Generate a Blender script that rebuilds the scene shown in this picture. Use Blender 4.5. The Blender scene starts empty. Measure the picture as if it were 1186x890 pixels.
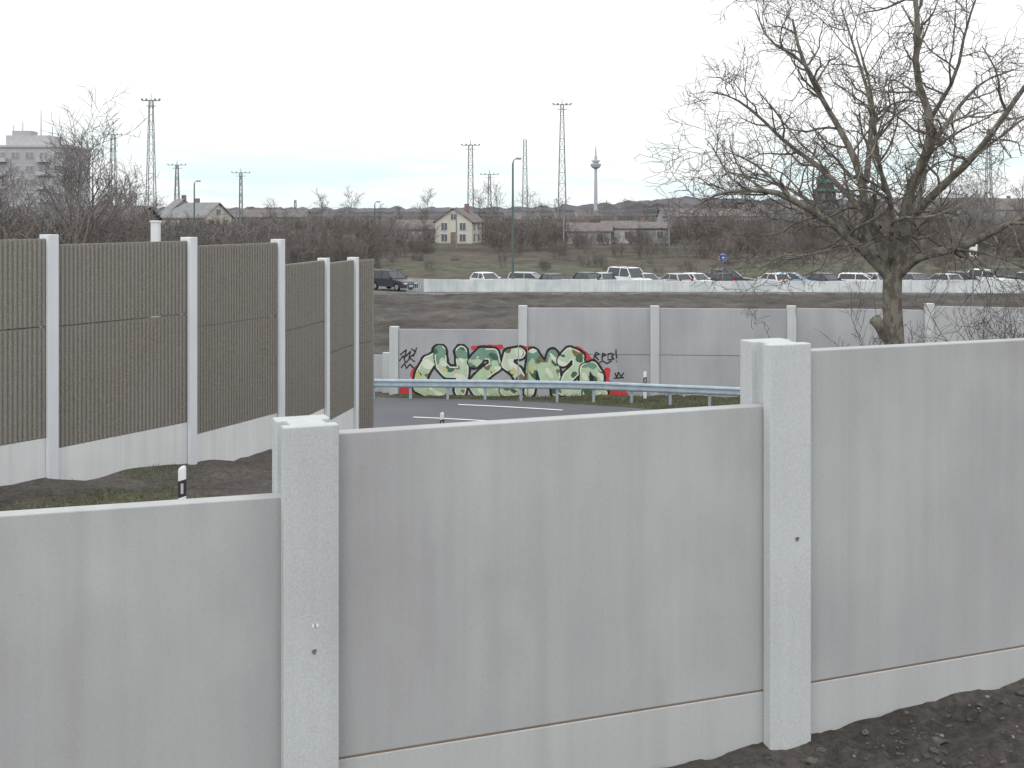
import bpy, math, random, bmesh
from mathutils import Vector, noise, Matrix
import numpy as np
random.seed(7)
Z0 = 6.9            # camera height above the road
F = 1400.0
scene = bpy.context.scene

# ------------------------------------------------------------------ helpers
def interp(x, pts):
    if x <= pts[0][0]: return pts[0][1]
    for (a, b), (c, d) in zip(pts, pts[1:]):
        if x <= c: return b + (d - b) * (x - a) / (c - a)
    return pts[-1][1]
def sstep(t):
    t = max(0.0, min(1.0, t)); return t * t * (3 - 2 * t)

class B:
    def __init__(s, mats): s.v = []; s.f = []; s.m = []; s.mats = mats
    def add(s, vs, fs, mi=0):
        o = len(s.v); s.v += [tuple(p) for p in vs]
        for f in fs: s.f.append(tuple(i + o for i in f)); s.m.append(mi)
    def box(s, c, sz, mi=0, rot=0.0, taper=1.0):
        hx, hy, hz = sz[0] / 2, sz[1] / 2, sz[2] / 2
        ca, sa = math.cos(rot), math.sin(rot); vs = []
        for k, t in ((-1, 1.0), (1, taper)):
            for i, j in ((-1, -1), (1, -1), (1, 1), (-1, 1)):
                x, y = i * hx * t, j * hy * t
                vs.append((c[0] + x * ca - y * sa, c[1] + x * sa + y * ca, c[2] + k * hz))
        s.add(vs, [(3, 2, 1, 0), (4, 5, 6, 7), (0, 1, 5, 4), (1, 2, 6, 5), (2, 3, 7, 6), (3, 0, 4, 7)], mi)
    def prism(s, poly, z0, z1, mi=0):
        n = len(poly)
        vs = [(p[0], p[1], z0) for p in poly] + [(p[0], p[1], z1) for p in poly]
        s.add(vs, [tuple(range(n - 1, -1, -1)), tuple(range(n, 2 * n))] +
              [(i, (i + 1) % n, n + (i + 1) % n, n + i) for i in range(n)], mi)
    def tube(s, pts, rad, n=6, mi=0, cap=True):
        pts = [Vector(p) for p in pts]; vs = []; fs = []
        m = len(pts)
        for i, p in enumerate(pts):
            t = (pts[min(i + 1, m - 1)] - pts[max(i - 1, 0)])
            if t.length < 1e-9: t = Vector((0, 0, 1))
            t.normalize()
            ref = Vector((1, 0, 0)) if abs(t.x) < 0.8 else Vector((0, 1, 0))
            a = t.cross(ref).normalized(); b = t.cross(a)
            for k in range(n):
                an = 2 * math.pi * k / n
                vs.append(p + (a * math.cos(an) + b * math.sin(an)) * rad[i])
        for i in range(m - 1):
            for k in range(n):
                k2 = (k + 1) % n
                fs.append((i * n + k, i * n + k2, (i + 1) * n + k2, (i + 1) * n + k))
        if cap:
            fs.append(tuple(range(n - 1, -1, -1))); fs.append(tuple((m - 1) * n + k for k in range(n)))
        s.add(vs, fs, mi)
    def mesh(s, name, smooth=False):
        me = bpy.data.meshes.new(name); me.from_pydata(s.v, [], s.f)
        for m in s.mats: me.materials.append(m)
        me.polygons.foreach_set("material_index", s.m)
        if smooth: me.polygons.foreach_set("use_smooth", [True] * len(s.f))
        me.update(); return me
    def obj(s, name, smooth=False, bevel=0, parent=None, loc=(0, 0, 0)):
        ob = bpy.data.objects.new(name, s.mesh(name, smooth)); scene.collection.objects.link(ob)
        ob.location = loc
        if bevel:
            md = ob.modifiers.new("bevel", 'BEVEL'); md.width = bevel; md.segments = 2; md.limit_method = 'ANGLE'
        if parent: ob.parent = parent
        return ob
def empty(name, loc=(0, 0, 0)):
    e = bpy.data.objects.new(name, None); scene.collection.objects.link(e); e.location = loc; return e

# ------------------------------------------------------------------ materials
def newmat(name):
    m = bpy.data.materials.new(name); m.use_nodes = True
    nt = m.node_tree; b = nt.nodes["Principled BSDF"]; return m, nt, b
def nz(nt, scale, vec=None, detail=3, rough=.55):
    n = nt.nodes.new("ShaderNodeTexNoise"); n.inputs["Scale"].default_value = scale
    n.inputs["Detail"].default_value = detail; n.inputs["Roughness"].default_value = rough
    if vec is not None: nt.links.new(vec, n.inputs["Vector"])
    return n.outputs["Fac"]
def mapr(nt, val, a, b, c, d):
    n = nt.nodes.new("ShaderNodeMapRange"); nt.links.new(val, n.inputs[0])
    for i, x in enumerate((a, b, c, d)): n.inputs[i + 1].default_value = x
    return n.outputs[0]
def mixc(nt, fac, a, b, mode='MIX'):
    n = nt.nodes.new("ShaderNodeMix"); n.data_type = 'RGBA'; n.blend_type = mode
    if hasattr(fac, "links") or hasattr(fac, "node"): nt.links.new(fac, n.inputs[0])
    else: n.inputs[0].default_value = fac
    for i, x in ((6, a), (7, b)):
        if isinstance(x, tuple): n.inputs[i].default_value = (x[0], x[1], x[2], 1)
        else: nt.links.new(x, n.inputs[i])
    return n.outputs[2]
def coords(nt, sc=(1, 1, 1)):
    tc = nt.nodes.new("ShaderNodeTexCoord"); mp = nt.nodes.new("ShaderNodeMapping")
    mp.inputs["Scale"].default_value = sc; nt.links.new(tc.outputs["Object"], mp.inputs[0]); return mp.outputs[0]
def bump(nt, bsdf, h, st, dist=.01):
    n = nt.nodes.new("ShaderNodeBump"); n.inputs["Strength"].default_value = st; n.inputs["Distance"].default_value = dist
    nt.links.new(h, n.inputs["Height"]); nt.links.new(n.outputs[0], bsdf.inputs["Normal"])
def math2(nt, op, a, b):
    n = nt.nodes.new("ShaderNodeMath"); n.operation = op
    for i, x in enumerate((a, b)):
        if isinstance(x, (int, float)): n.inputs[i].default_value = x
        else: nt.links.new(x, n.inputs[i])
    return n.outputs[0]

def plain(name, c, rough=.7, var=.12, scale=3, metal=0, bmp=0, det=2):
    m, nt, b = newmat(name); v = nz(nt, scale, coords(nt), det)
    k = mapr(nt, v, .3, .7, 1 - var, 1 + var)
    vm = nt.nodes.new("ShaderNodeVectorMath"); vm.operation = 'SCALE'; vm.inputs[0].default_value = c
    nt.links.new(k, vm.inputs["Scale"]); nt.links.new(vm.outputs[0], b.inputs["Base Color"])
    b.inputs["Roughness"].default_value = rough; b.inputs["Metallic"].default_value = metal
    if bmp: bump(nt, b, v, bmp, .02)
    return m
def concrete(name, c1, c2, streak=(3.5, 3.5, .22), blotch=.45, c3=None, spk=.05, c4=None, c3f=.55, c4f=.3, pit=.14):
    m, nt, b = newmat(name)
    s = nz(nt, 1.0, coords(nt, streak), 4, .6)
    bl = nz(nt, blotch, coords(nt), 3, .55)
    f = math2(nt, 'ADD', math2(nt, 'MULTIPLY', s, .42), math2(nt, 'MULTIPLY', bl, .58))
    col = mixc(nt, mapr(nt, f, .38, .62, 0, 1), c1, c2)
    if c3:   # soft lime bloom
        col = mixc(nt, mapr(nt, nz(nt, .85, coords(nt, (1, 1, .6)), 3, .6), .50, .72, 0, c3f), col, c3)
    if c4:   # vertical run-off streaks
        col = mixc(nt, mapr(nt, nz(nt, 1.0, coords(nt, (7, 7, .10)), 3, .55), .50, .74, 0, c4f), col, c4)
    sp = nz(nt, 60, coords(nt), 3, .75)
    k = mapr(nt, sp, .3, .7, 1 - spk, 1 + spk)
    cb = nt.nodes.new("ShaderNodeCombineXYZ")
    for i in range(3): nt.links.new(k, cb.inputs[i])
    col = mixc(nt, 1.0, col, cb.outputs[0], 'MULTIPLY')
    pits = mapr(nt, nz(nt, 34, coords(nt), 1), .71, .76, 0, pit)
    col = mixc(nt, pits, col, (c1[0] * .5, c1[1] * .5, c1[2] * .5))
    nt.links.new(col, b.inputs["Base Color"]); b.inputs["Roughness"].default_value = .85
    b.inputs["Specular IOR Level"].default_value = .25
    bump(nt, b, sp, .25, .004); return m

M_panel = concrete("concrete_panel_mat", (.378, .376, .388), (.448, .464, .465), c3=(.525, .555, .55), c4=(.365, .355, .358))
M_plinth = concrete("concrete_plinth_mat", (.45, .46, .46), (.52, .54, .54), c4=(.40, .40, .40))
M_post = concrete("concrete_post_mat", (.48, .505, .51), (.57, .60, .605), spk=.12, c4=(.43, .44, .44), pit=.22)
M_seal = plain("joint_seal_mat", (.20, .15, .11), .8)
M_plug = plain("plug_mat", (.16, .16, .17), .8)
M_label = plain("label_mat", (.8, .8, .8), .5, .02)
M_wallfar = concrete("far_wall_mat", (.36, .365, .39), (.46, .47, .485), (1.2, 1.2, .3), .35, c4=(.34, .34, .36))
M_wposts = concrete("white_post_mat", (.68, .71, .75), (.78, .81, .84))
M_wplinth = concrete("white_plinth_mat", (.68, .70, .71), (.81, .83, .83), c4=(.54, .55, .53))
M_rail = plain("galvanised_mat", (.40, .48, .54), .45, .12, 4, .35)
M_white = plain("white_paint_mat", (.80, .81, .82), .6, .05, 2)
M_black = plain("black_plastic_mat", (.03, .03, .032), .5, .1)
M_reflect = plain("reflector_mat", (.5, .5, .5), .3, .02)

M_rib, nt, b = newmat("ribbed_absorber_mat")
c = coords(nt); v = nz(nt, 30, c, 4, .8); l = nz(nt, 1.2, coords(nt, (1, 1, .35)), 3)
col = mixc(nt, mapr(nt, v, .35, .65, 0, 1), (.18, .165, .145), (.365, .34, .30))
col = mixc(nt, mapr(nt, l, .35, .7, 0, .5), col, (.30, .29, .27))
nt.links.new(col, b.inputs["Base Color"]); b.inputs["Roughness"].default_value = .95; bump(nt, b, v, .5, .02)

M_asph, nt, b = newmat("asphalt_mat")
v = nz(nt, 40, coords(nt), 4, .8); l = nz(nt, .5, coords(nt), 3)
col = mixc(nt, mapr(nt, v, .3, .7, 0, 1), (.085, .09, .105), (.135, .14, .155))
col = mixc(nt, mapr(nt, l, .4, .7, 0, .3), col, (.16, .165, .175))
nt.links.new(col, b.inputs["Base Color"]); b.inputs["Roughness"].default_value = .85; bump(nt, b, v, .3, .01)

M_ground, nt, b = newmat("ground_mat")
at = nt.nodes.new("ShaderNodeAttribute"); at.attribute_name = "gcol"
v = nz(nt, 9, coords(nt), 6, .78); w = nz(nt, .5, coords(nt), 5, .7)
k = math2(nt, 'MULTIPLY', mapr(nt, v, .3, .7, .5, 1.5), mapr(nt, w, .3, .7, .62, 1.38))
cb = nt.nodes.new("ShaderNodeCombineXYZ")
for i in range(3): nt.links.new(k, cb.inputs[i])
nt.links.new(mixc(nt, 1.0, at.outputs["Color"], cb.outputs[0], 'MULTIPLY'), b.inputs["Base Color"])
b.inputs["Roughness"].default_value = .95; b.inputs["Specular IOR Level"].default_value = .15; bump(nt, b, v, 1.0, .06)

M_bark, nt, b = newmat("plane_bark_mat")
v = nz(nt, 7, coords(nt, (1, 1, .6)), 3); w = nz(nt, 40, coords(nt), 2)
col = mixc(nt, mapr(nt, v, .45, .55, 0, 1), (.135, .118, .098), (.26, .245, .20))
col = mixc(nt, mapr(nt, w, .3, .7, 0, .4), col, (.09, .08, .07))
nt.links.new(col, b.inputs["Base Color"]); b.inputs["Roughness"].default_value = .9; bump(nt, b, w, .5, .02)
M_twig = plain("twig_mat", (.15, .13, .115), .9, .3, 2, det=1)
M_twigfar = plain("far_twig_mat", (.175, .155, .142), .95, .35, .15, det=1)  # lightened: distance haze is painted into the twig colour
M_twigfar2 = plain("far_twig_grey_mat", (.24, .227, .22), .95, .3, .15, det=1)
M_thicket = plain("thicket_mat", (.115, .103, .094), .95, .5, .9, det=4)
M_grass = plain("grass_mat", (.095, .105, .06), .9, .4, 1.5)

# ------------------------------------------------------------------ plan of the foreground wall
C = [(-20.5, 1.8), (-16.8, 3.6), (-13.1, 5.1), (-9.2, 6.45), (-5.33, 7.63), (-1.5, 8.8), (2.24, 10.2), (5.96, 11.67), (9.6, 13.3), (13.2, 15.1), (16.7, 17.1)]
TOP = [-3.7, -3.3, -2.9, -2.45, -1.98, -1.53, -1.10, -.75, -.45, -.2, 0]
PT = [None, -3.4, -3.0, -2.75, -2.45, -2.05, -1.62, -1.18, -.85, -.55, -.3]
JT = [None, -4.5, -4.5, -4.4, -4.3, -4.2, -3.99, -3.99, -3.8, -3.7, -3.6]
def wally(x):
    if x < C[0][0]: return C[0][1] + (x - C[0][0]) * .48
    if x > C[-1][0]: return C[-1][1] + (x - C[-1][0]) * .57
    return interp(x, C)

RC = [(-60, 38), (-40, 40.5), (-25, 41.6), (-15, 41.9), (-6, 41.3), (0, 39.7), (5, 37.0), (8.3, 32.8), (8.5, 27.5), (5, 21.5), (-1, 16.8), (-9, 12.3), (-20, 6), (-34, -3), (-60, -22)]
road = []
for i in range(1, len(RC) - 2):
    p0, p1, p2, p3 = [Vector(RC[j]) for j in (i - 1, i, i + 1, i + 2)]
    n = max(6, int((p2 - p1).length / .6))
    for k in range(n):
        t = k / n
        road.append(.5 * ((2 * p1) + (-p0 + p2) * t + (2 * p0 - 5 * p1 + 4 * p2 - p3) * t * t + (-p0 + 3 * p1 - 3 * p2 + p3) * t ** 3))
RA = np.array([tuple(p) for p in road])
def rdist(x, y):
    return math.sqrt(float(np.min((RA[:, 0] - x) ** 2 + (RA[:, 1] - y) ** 2)))

HY = [(-200, -4.6), (10, -4.7), (18, -4.95), (24, -5.4), (27.2, -5.66), (30.4, -6.05), (33.7, -6.5), (36.3, -6.9), (39, -6.94), (44.5, -6.98), (46.2, -7.08),
      (56, -7.9), (66, -8.1), (92, -7.25), (100, -6.98), (104, -6.98), (108, -7.0), (111.5, -7.25), (128, -7.25), (160, -5.6), (178, -5.3), (4000, -5.3)]
HYL = [p for p in HY if p[0] not in (111.5, 128)]; HYL.insert(-3, (128, -6.95))
def hbase(x, y):
    hb = interp(y, HY)
    if y > 100:
        t = sstep((x + 9) / 3); hb = t * hb + (1 - t) * interp(y, HYL)
    nr = -4.47 + .058 * (max(-14, min(14, x)) - 2.3)
    w = wally(x)
    t = sstep((y - w - .1) / 2.0)
    return nr * (1 - t) + hb * t
def fbm(x, y, s, o=4):
    return noise.fractal(Vector((x * s, y * s, 3.3)), 1.0, 2.0, o)
def h(x, y):
    z = hbase(x, y); w = wally(x)
    if y < w:
        if y > -10:
            near = .5 if w - y < .25 else 1
            z += near * (.06 * fbm(x, y, 1.4, 3) + .075 * max(-.25, fbm(x, y, 4.3, 6))) + .05 * max(0, 1 - (w - y) / .6) * (1 + fbm(x, y, 2.2, 2))
            for off, wd in ((1.15, .16), (1.75, .14)):
                rut = (w - off - .06 * math.sin(x * 1.3) - y); z -= .06 * math.exp(-(rut / wd) ** 2) * (1 + .5 * math.sin(x * 36 + rut * 9))
    else:
        rd = 99
        if y < 50 and x < 20: rd = rdist(x, y)
        if rd < 5.4:
            z -= .13 * sstep((5.4 - rd) / .5)
        else:
            k = sstep((rd - 5.4) / 2)
            if y < 46: z += k * (.16 * fbm(x, y, .6, 4) + .05 * fbm(x, y, 3, 4))
            elif y < 103: z += .22 * fbm(x, y, .2, 5) * sstep((y - 48) / 6) * sstep((104 - y) / 5) + .16 * fbm(x, y, .9, 5)
            elif y > 120: z += .35 * fbm(x, y, .06, 5)
    return z

def axis(segs):
    out = []
    for a, b, st in segs:
        n = max(1, int(round((b - a) / st))); out += [a + (b - a) * i / n for i in range(n)]
    out.append(segs[-1][1]); return out
xs = axis([(-4000, -1000, 500), (-1000, -200, 100), (-200, -60, 7), (-60, -16, 1.4), (-16, 1, .26), (1, 6.5, .045), (6.5, 12, .4), (12, 60, 1.0), (60, 200, 7), (200, 1000, 100), (1000, 4000, 500)])
ys = axis([(-200, -20, 30), (-20, 6, 1.3), (6, 8, .25), (8, 11.8, .045), (11.8, 30, .28), (30, 47, .4), (47, 110, .6), (110, 180, 1.2), (180, 400, 12), (400, 1000, 100), (1000, 4200, 400)])
vs = []; cols = []
for y in ys:
    for x in xs:
        zz_ = h(x, y); vs.append((x, y, zz_ + Z0))
        w = wally(x); n1 = fbm(x, y, .35, 4); n2 = fbm(x, y, 1.3, 3)
        soil = (.105, .094, .087); grass = (.10, .108, .065)
        if y < w + .3:
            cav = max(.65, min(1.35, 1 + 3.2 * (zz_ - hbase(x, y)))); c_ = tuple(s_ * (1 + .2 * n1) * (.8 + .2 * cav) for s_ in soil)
        elif y < 47:
            g = sstep(.55 + n1 * 1.2 + .6 * n2 - .75 * sstep((y - 20.5) / 5 + (x + 6) * .12) * (1 if y < 37 else 0))
            if y > 42: g = .95
            c_ = tuple(soil[i] * 1.1 * (1 - g) + grass[i] * g for i in range(3))
        elif y < 108:
            g = sstep(.1 + n1 * .8 + n2 * .4); n3 = fbm(x * .6, y, .25, 4)
            c_ = tuple((.092 * (1 - g) * (1, .91, .85)[i] + .12 * g * (1, .92, .84)[i]) * (1 + .25 * n3) for i in range(3))
            if y > 102: c_ = tuple(.5 * a + .5 * .24 for a in c_)
        elif y < 128: c_ = (.2, .195, .185)
        elif y < 172:
            n3 = fbm(x * .25, y, .2, 4)
            g = sstep(.12 + n1 * .8 + n3 * 1.1) + (.55 if 132 < y < 142 else 0); g = min(1, g)
            if 144 < y < 151: g *= .15
            c_ = tuple((.108, .094, .080)[i] * (1 - g) + (.112, .118, .085)[i] * g for i in range(3))
            f = 1 - .3 * sstep((y - 158) / 10); c_ = tuple(a * f for a in c_)
        else: c_ = (.10, .09, .078)
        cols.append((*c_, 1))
nx = len(xs)
fs = [(j * nx + i, j * nx + i + 1, (j + 1) * nx + i + 1, (j + 1) * nx + i) for j in range(len(ys) - 1) for i in range(nx - 1)]
me = bpy.data.meshes.new("ground"); me.from_pydata(vs, [], fs)
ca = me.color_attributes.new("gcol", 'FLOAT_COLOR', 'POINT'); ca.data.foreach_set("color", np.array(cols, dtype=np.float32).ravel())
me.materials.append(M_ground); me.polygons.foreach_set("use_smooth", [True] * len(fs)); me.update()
g = bpy.data.objects.new("ground", me); scene.collection.objects.link(g)

# soil clods, stones
b = B([plain("clod_mat", (.098, .088, .081), .95, .4, 6, 0, .6), plain("stone_mat", (.25, .24, .22), .9, .3, 9)])
bm = bmesh.new(); bmesh.ops.create_icosphere(bm, subdivisions=2, radius=1)
ICO = ([v.co.copy() for v in bm.verts], [tuple(v.index for v in f.verts) for f in bm.faces]); bm.free()
for i in range(1700):
    x = random.uniform(.6, 6.5); y = wally(x) - .22 - abs(random.gauss(0, .8)) - (0 if random.random() < .7 else random.uniform(0, 2))
    if fbm(x, y, 1.7, 3) < random.uniform(-.6, .35): continue
    r = random.choice([.006, .009, .012, .018]) * random.uniform(.6, 1.3)
    if random.random() < .05: r = random.uniform(.025, .055)
    sd = random.random() * 99; ax = random.uniform(.8, 1.5)
    pts = [Vector((x, y, h(x, y) + Z0 + r * .1)) + Vector((p.x * ax, p.y, p.z * .6)) * r * (1 + .7 * noise.noise(p * 1.5 + Vector((sd, 0, 0)))) for p in ICO[0]]
    b.add(pts, ICO[1], 1 if random.random() < .07 else 0)
b.obj("soil_clods")

# ------------------------------------------------------------------ road
b = B([M_asph]); offs = [-3.4, -2, 0, 2, 3.4, 4.6]
def rframe(i):
    t = (road[min(i + 1, len(road) - 1)] - road[max(i - 1, 0)]).normalized()
    return road[i], Vector((-t.y, t.x))
vs = []
nO = len(offs) + 2
for i in range(len(road)):
    p, n = rframe(i); row = []
    for o in offs:
        q = p + n * o; row.append((q.x, q.y, hbase(q.x, q.y) + Z0))
    a, z = row[0], row[-1]
    vs += [(a[0], a[1], a[2] - .4)] + row + [(z[0], z[1], z[2] - .4)]
b.add(vs, [(i * nO + k, (i + 1) * nO + k, (i + 1) * nO + k + 1, i * nO + k + 1) for i in range(len(road) - 1) for k in range(nO - 1)])
b.f = [tuple(reversed(f)) for f in b.f]
b.obj("road")
b = B([M_white])
acc = 0
for i in range(len(road) - 1):
    p, n = rframe(i); q, m = rframe(i + 1); seg = (q - p).length; acc += seg
    def strip(o, w):
        P = [p + n * (o - w), q + m * (o - w), q + m * (o + w), p + n * (o + w)]
        b.add([(k.x, k.y, hbase(k.x, k.y) + Z0 + .014) for k in P], [(0, 1, 2, 3)])
    if (acc + 7.3) % 9 < 3.4: strip(3.05, .08)
    if (acc + 8.2) % 9 < 3: strip(0, .07)
    strip(-3.1, .06)
b.obj("road_marking")

# guardrail -------------------------------------------------------------
gp = [(-40, 45.3), (-16, 46.2), (-9, 45.9), (-5.2, 45.4), (-1, 45.0), (3, 44.35), (8.4, 42.7), (11.5, 41.2), (14, 38.7), (15.3, 35.5), (15.6, 30)]
path = []
for i in range(len(gp) - 1):
    a, c_ = Vector(gp[i]), Vector(gp[i + 1]); n = max(1, int(round((c_ - a).length / 1.33)))
    for k in range(n): path.append(a.lerp(c_, k / n))
b = B([M_rail])
prof = [(0, .44), (.05, .47), (.06, .52), (0, .565), (0, .625), (.06, .67), (.05, .72), (0, .75)]
rows = []
for i, p in enumerate(path):
    t = (path[min(i + 1, len(path) - 1)] - path[max(i - 1, 0)]).normalized(); n = Vector((t.y, -t.x))
    zb = hbase(p.x, p.y) + Z0
    rows.append([(p.x + n.x * (u + .07), p.y + n.y * (u + .07), zb + w) for u, w in prof] + [(p.x + n.x * (u + .064), p.y + n.y * (u + .064), zb + w) for u, w in reversed(prof)])
    an = math.atan2(t.y, t.x)
    b.box((p.x, p.y, zb + .2), (.10, .06, 1.0), 0, an)
    b.box((p.x + n.x * .05, p.y + n.y * .05, zb + .6), (.12, .05, .16), 0, an)
m = len(rows[0])
b.add([v for r in rows for v in r], [(i * m + k, (i + 1) * m + k, (i + 1) * m + (k + 1) % m, i * m + (k + 1) % m) for i in range(len(rows) - 1) for k in range(m)])
b.obj("guardrail")

# delineator posts ------------------------------------------------------
def delineator(x, y, rot=0.0, ht=1.0):
    b = B([M_white, M_black, M_reflect]); z = h(x, y) + Z0
    sec = [(-.06, -.035), (-.045, -.05), (.045, -.05), (.06, -.035), (.02, .06), (-.02, .06)]
    ca, sa = math.cos(rot), math.sin(rot)
    P = [(x + u * ca - v * sa, y + u * sa + v * ca) for u, v in sec]
    n = len(P)
    def ring(k, sc=1.0, sl=.035):
        return [(x + (p[0] - x) * sc, y + (p[1] - y) * sc, z + k + sl * (sec[i][0] / .12)) for i, p in enumerate(P)]
    lv = [(-.3, 0, 1), (ht - .46, 0, 1), (ht - .46, 1, 1.03), (ht - .20, 1, 1.03), (ht - .20, 0, 1), (ht - .04, 0, 1), (ht, 1, .85)]
    for (k0, m0, s0), (k1, m1, s1) in zip(lv, lv[1:]):
        mi = 1 if (m0 == 1 and m1 == 1) else 0
        b.add(ring(k0, s0) + ring(k1, s1), [(i, (i + 1) % n, n + (i + 1) % n, n + i) for i in range(n)], mi)
    b.add(ring(ht, .85), [tuple(range(n))], 0)
    b.box((x + .051 * sa, y - .055 * ca, z + ht - .33), (.04, .006, .16), 2, rot)
    b.obj("delineator_post")
delineator(-5.1, 18.7, .2, Z0 - 3.95 - (h(-5.1, 18.7) + Z0)); delineator(-2.05, 35.4, 0); delineator(4.98, 45.3, 0)

# ------------------------------------------------------------------ walls
def hsec(c, d, w, f, r, slot=.09, dep=.07):
    n = (d[1], -d[0])
    pts = [(-w, f), (w, f), (w, slot), (w - dep, slot), (w - dep, -slot), (w, -slot), (w, -r), (-w, -r), (-w, -slot), (-w + dep, -slot), (-w + dep, slot), (-w, slot)]
    P = [(c[0] + u * d[0] + v * n[0], c[1] + u * d[1] + v * n[1]) for u, v in pts]
    return list(reversed(P))
def unit(a, b_):
    L = math.hypot(b_[0] - a[0], b_[1] - a[1]); return ((b_[0] - a[0]) / L, (b_[1] - a[1]) / L), L
def panel(b, a, c_, tr, thick, z0, z1, mi, front=0.0):
    d, L = unit(a, c_); n = (d[1], -d[0]); th = thick / 2
    P = [(a[0] + d[0] * u + n[0] * v, a[1] + d[1] * u + n[1] * v) for u, v in ((tr, th + front), (tr, -th), (L - tr, -th), (L - tr, th + front))]
    b.prism(P, z0, z1, mi)

par = empty("noise_barrier_wall")
for i in range(len(C)):
    d, _ = unit(C[max(0, i - 1)], C[min(len(C) - 1, i + 1)])
    if i == 5: d, _ = unit((0, 0), (math.cos(math.radians(21)), math.sin(math.radians(21))))
    b = B([M_post]); b.prism(hsec(C[i], d, .2, .2, .27), Z0 + min(-5.0, TOP[i] - 3.2), Z0 + TOP[i])
    b.obj("post", bevel=.010, parent=par)
    n = (d[1], -d[0])
    if 4 <= i <= 7:
        zc = {5: (-3.14, .02), 6: (-2.72, .06)}.get(i, (TOP[i] - 1.65, 0))
        b = B([M_plug]); cx, cy = C[i][0] + n[0] * .2 + d[0] * zc[1], C[i][1] + n[1] * .2 + d[1] * zc[1]
        ring = []
        for k in range(9):
            a = k * 2 * math.pi / 9; r = .019 * (1 + .2 * math.sin(k * 2.3 + i)); ring.append((cx + n[0] * .003 + d[0] * r * math.cos(a), cy + n[1] * .003 + d[1] * r * math.cos(a), Z0 + zc[0] + r * math.sin(a)))
        b.add(ring + [(p[0] - n[0] * .01, p[1] - n[1] * .01, p[2]) for p in ring], [tuple(range(9))] + [(k, (k + 1) % 9, 9 + (k + 1) % 9, 9 + k) for k in range(9)])
        b.obj("lifting_plug", parent=par)
    if i == 5:
        b = B([M_label, M_plug]); cx, cy = C[i][0] + n[0] * .202 + d[0] * .03, C[i][1] + n[1] * .202 + d[1] * .03
        an = math.atan2(d[1], d[0])
        b.box((cx - .02 * d[0], cy - .02 * d[1], Z0 - 2.955), (.016, .003, .024), 0, an); b.box((cx + .01 * d[0], cy + .01 * d[1], Z0 - 2.955), (.022, .003, .022), 0, an)
        b.box((cx - .002 * d[0] + n[0] * .001, cy - .002 * d[1] + n[1] * .001, Z0 - 2.955), (.004, .003, .024), 1, an)
        b.obj("label", parent=par)
for i in range(1, len(C)):
    b = B([M_panel]); panel(b, C[i - 1], C[i], .145, .15, Z0 + JT[i] + .006, Z0 + PT[i], 0); b.obj("panel", bevel=.008, parent=par)
    b = B([M_plinth]); panel(b, C[i - 1], C[i], .145, .15, Z0 - 5.6, Z0 + JT[i] - .008, 0, .006); b.obj("plinth", bevel=.006, parent=par)
    b = B([M_seal]); panel(b, C[i - 1], C[i], .15, .13, Z0 + JT[i] - .012, Z0 + JT[i] + .010, 0, .006); b.obj("joint_seal", parent=par)

# ribbed wall
PB = [(-13.6, 17.6), (-11.4, 20.8)]
for px, d in ((57, 24.0), (219, 27.2), (322, 30.4), (375, 33.7), (409, 36.4)): PB.append(((px - 593) / F * d, d))
PB.append(((434 - 593) / F * 37.5, 37.5))
TB = [-.40, -.43, -.46, -.58, -.70, -1.30, -1.38, -1.40]
par = empty("ribbed_noise_barrier")
for i, c_ in enumerate(PB):
    d, _ = unit(PB[max(0, i - 1)], PB[min(len(PB) - 1, i + 1)])
    zb = hbase(*c_) - .6
    if i < len(PB) - 1:
        b = B([M_wposts]); b.prism(hsec(c_, d, .12, .14, .15, .06, .04), Z0 + zb, Z0 + TB[i]); b.obj("post", bevel=.01, parent=par)
for i in range(1, len(PB)):
    a, c_ = PB[i - 1], PB[i]; d, L = unit(a, c_); n = (d[1], -d[0])
    top = min(TB[i - 1], TB[i]) - .08
    if i == 5: top = -1.36
    g0 = max(hbase(*a), hbase(*c_)); pl = (hbase(*a) + hbase(*c_)) / 2 + .80
    if i == len(PB) - 1: pl = -6.9
    mid = {3: -2.30, 2: -2.28, 1: -2.28, 4: -2.62, 5: -3.05, 6: -3.8}.get(i, -3.8)
    if i >= 6: mid = -4.0
    b = B([M_wplinth]); panel(b, a, c_, .1, .11, Z0 + g0 - 1.2, Z0 + pl, 0); b.obj("plinth", bevel=.008, parent=par)
    b = B([M_rib])
    for z0, z1 in ((pl + .006, mid - .012), (mid + .012, top)):
        panel(b, a, c_, .1, .10, Z0 + z0, Z0 + z1, 0, -.02)
        u = .13; pitch = .105
        while u < L - .16:
            pr = [(u, .029), (u + .014, .062), (u + .062, .062), (u + .076, .029)]
            P = [(a[0] + d[0] * s_ + n[0] * t_, a[1] + d[1] * s_ + n[1] * t_) for s_, t_ in pr]
            b.prism(P, Z0 + z0 + .01, Z0 + z1 - .01, 0); u += pitch
    b.obj("ribbed_panel", parent=par)
b = B([M_wposts]); b.prism([(-9.15, 30.6), (-8.95, 30.6), (-8.95, 30.8), (-9.15, 30.8)], Z0 - 7, Z0 - .28); b.box((-9.05, 30.7, Z0 - .26), (.24, .24, .05)); b.obj("concrete_pillar", bevel=.01)

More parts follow.
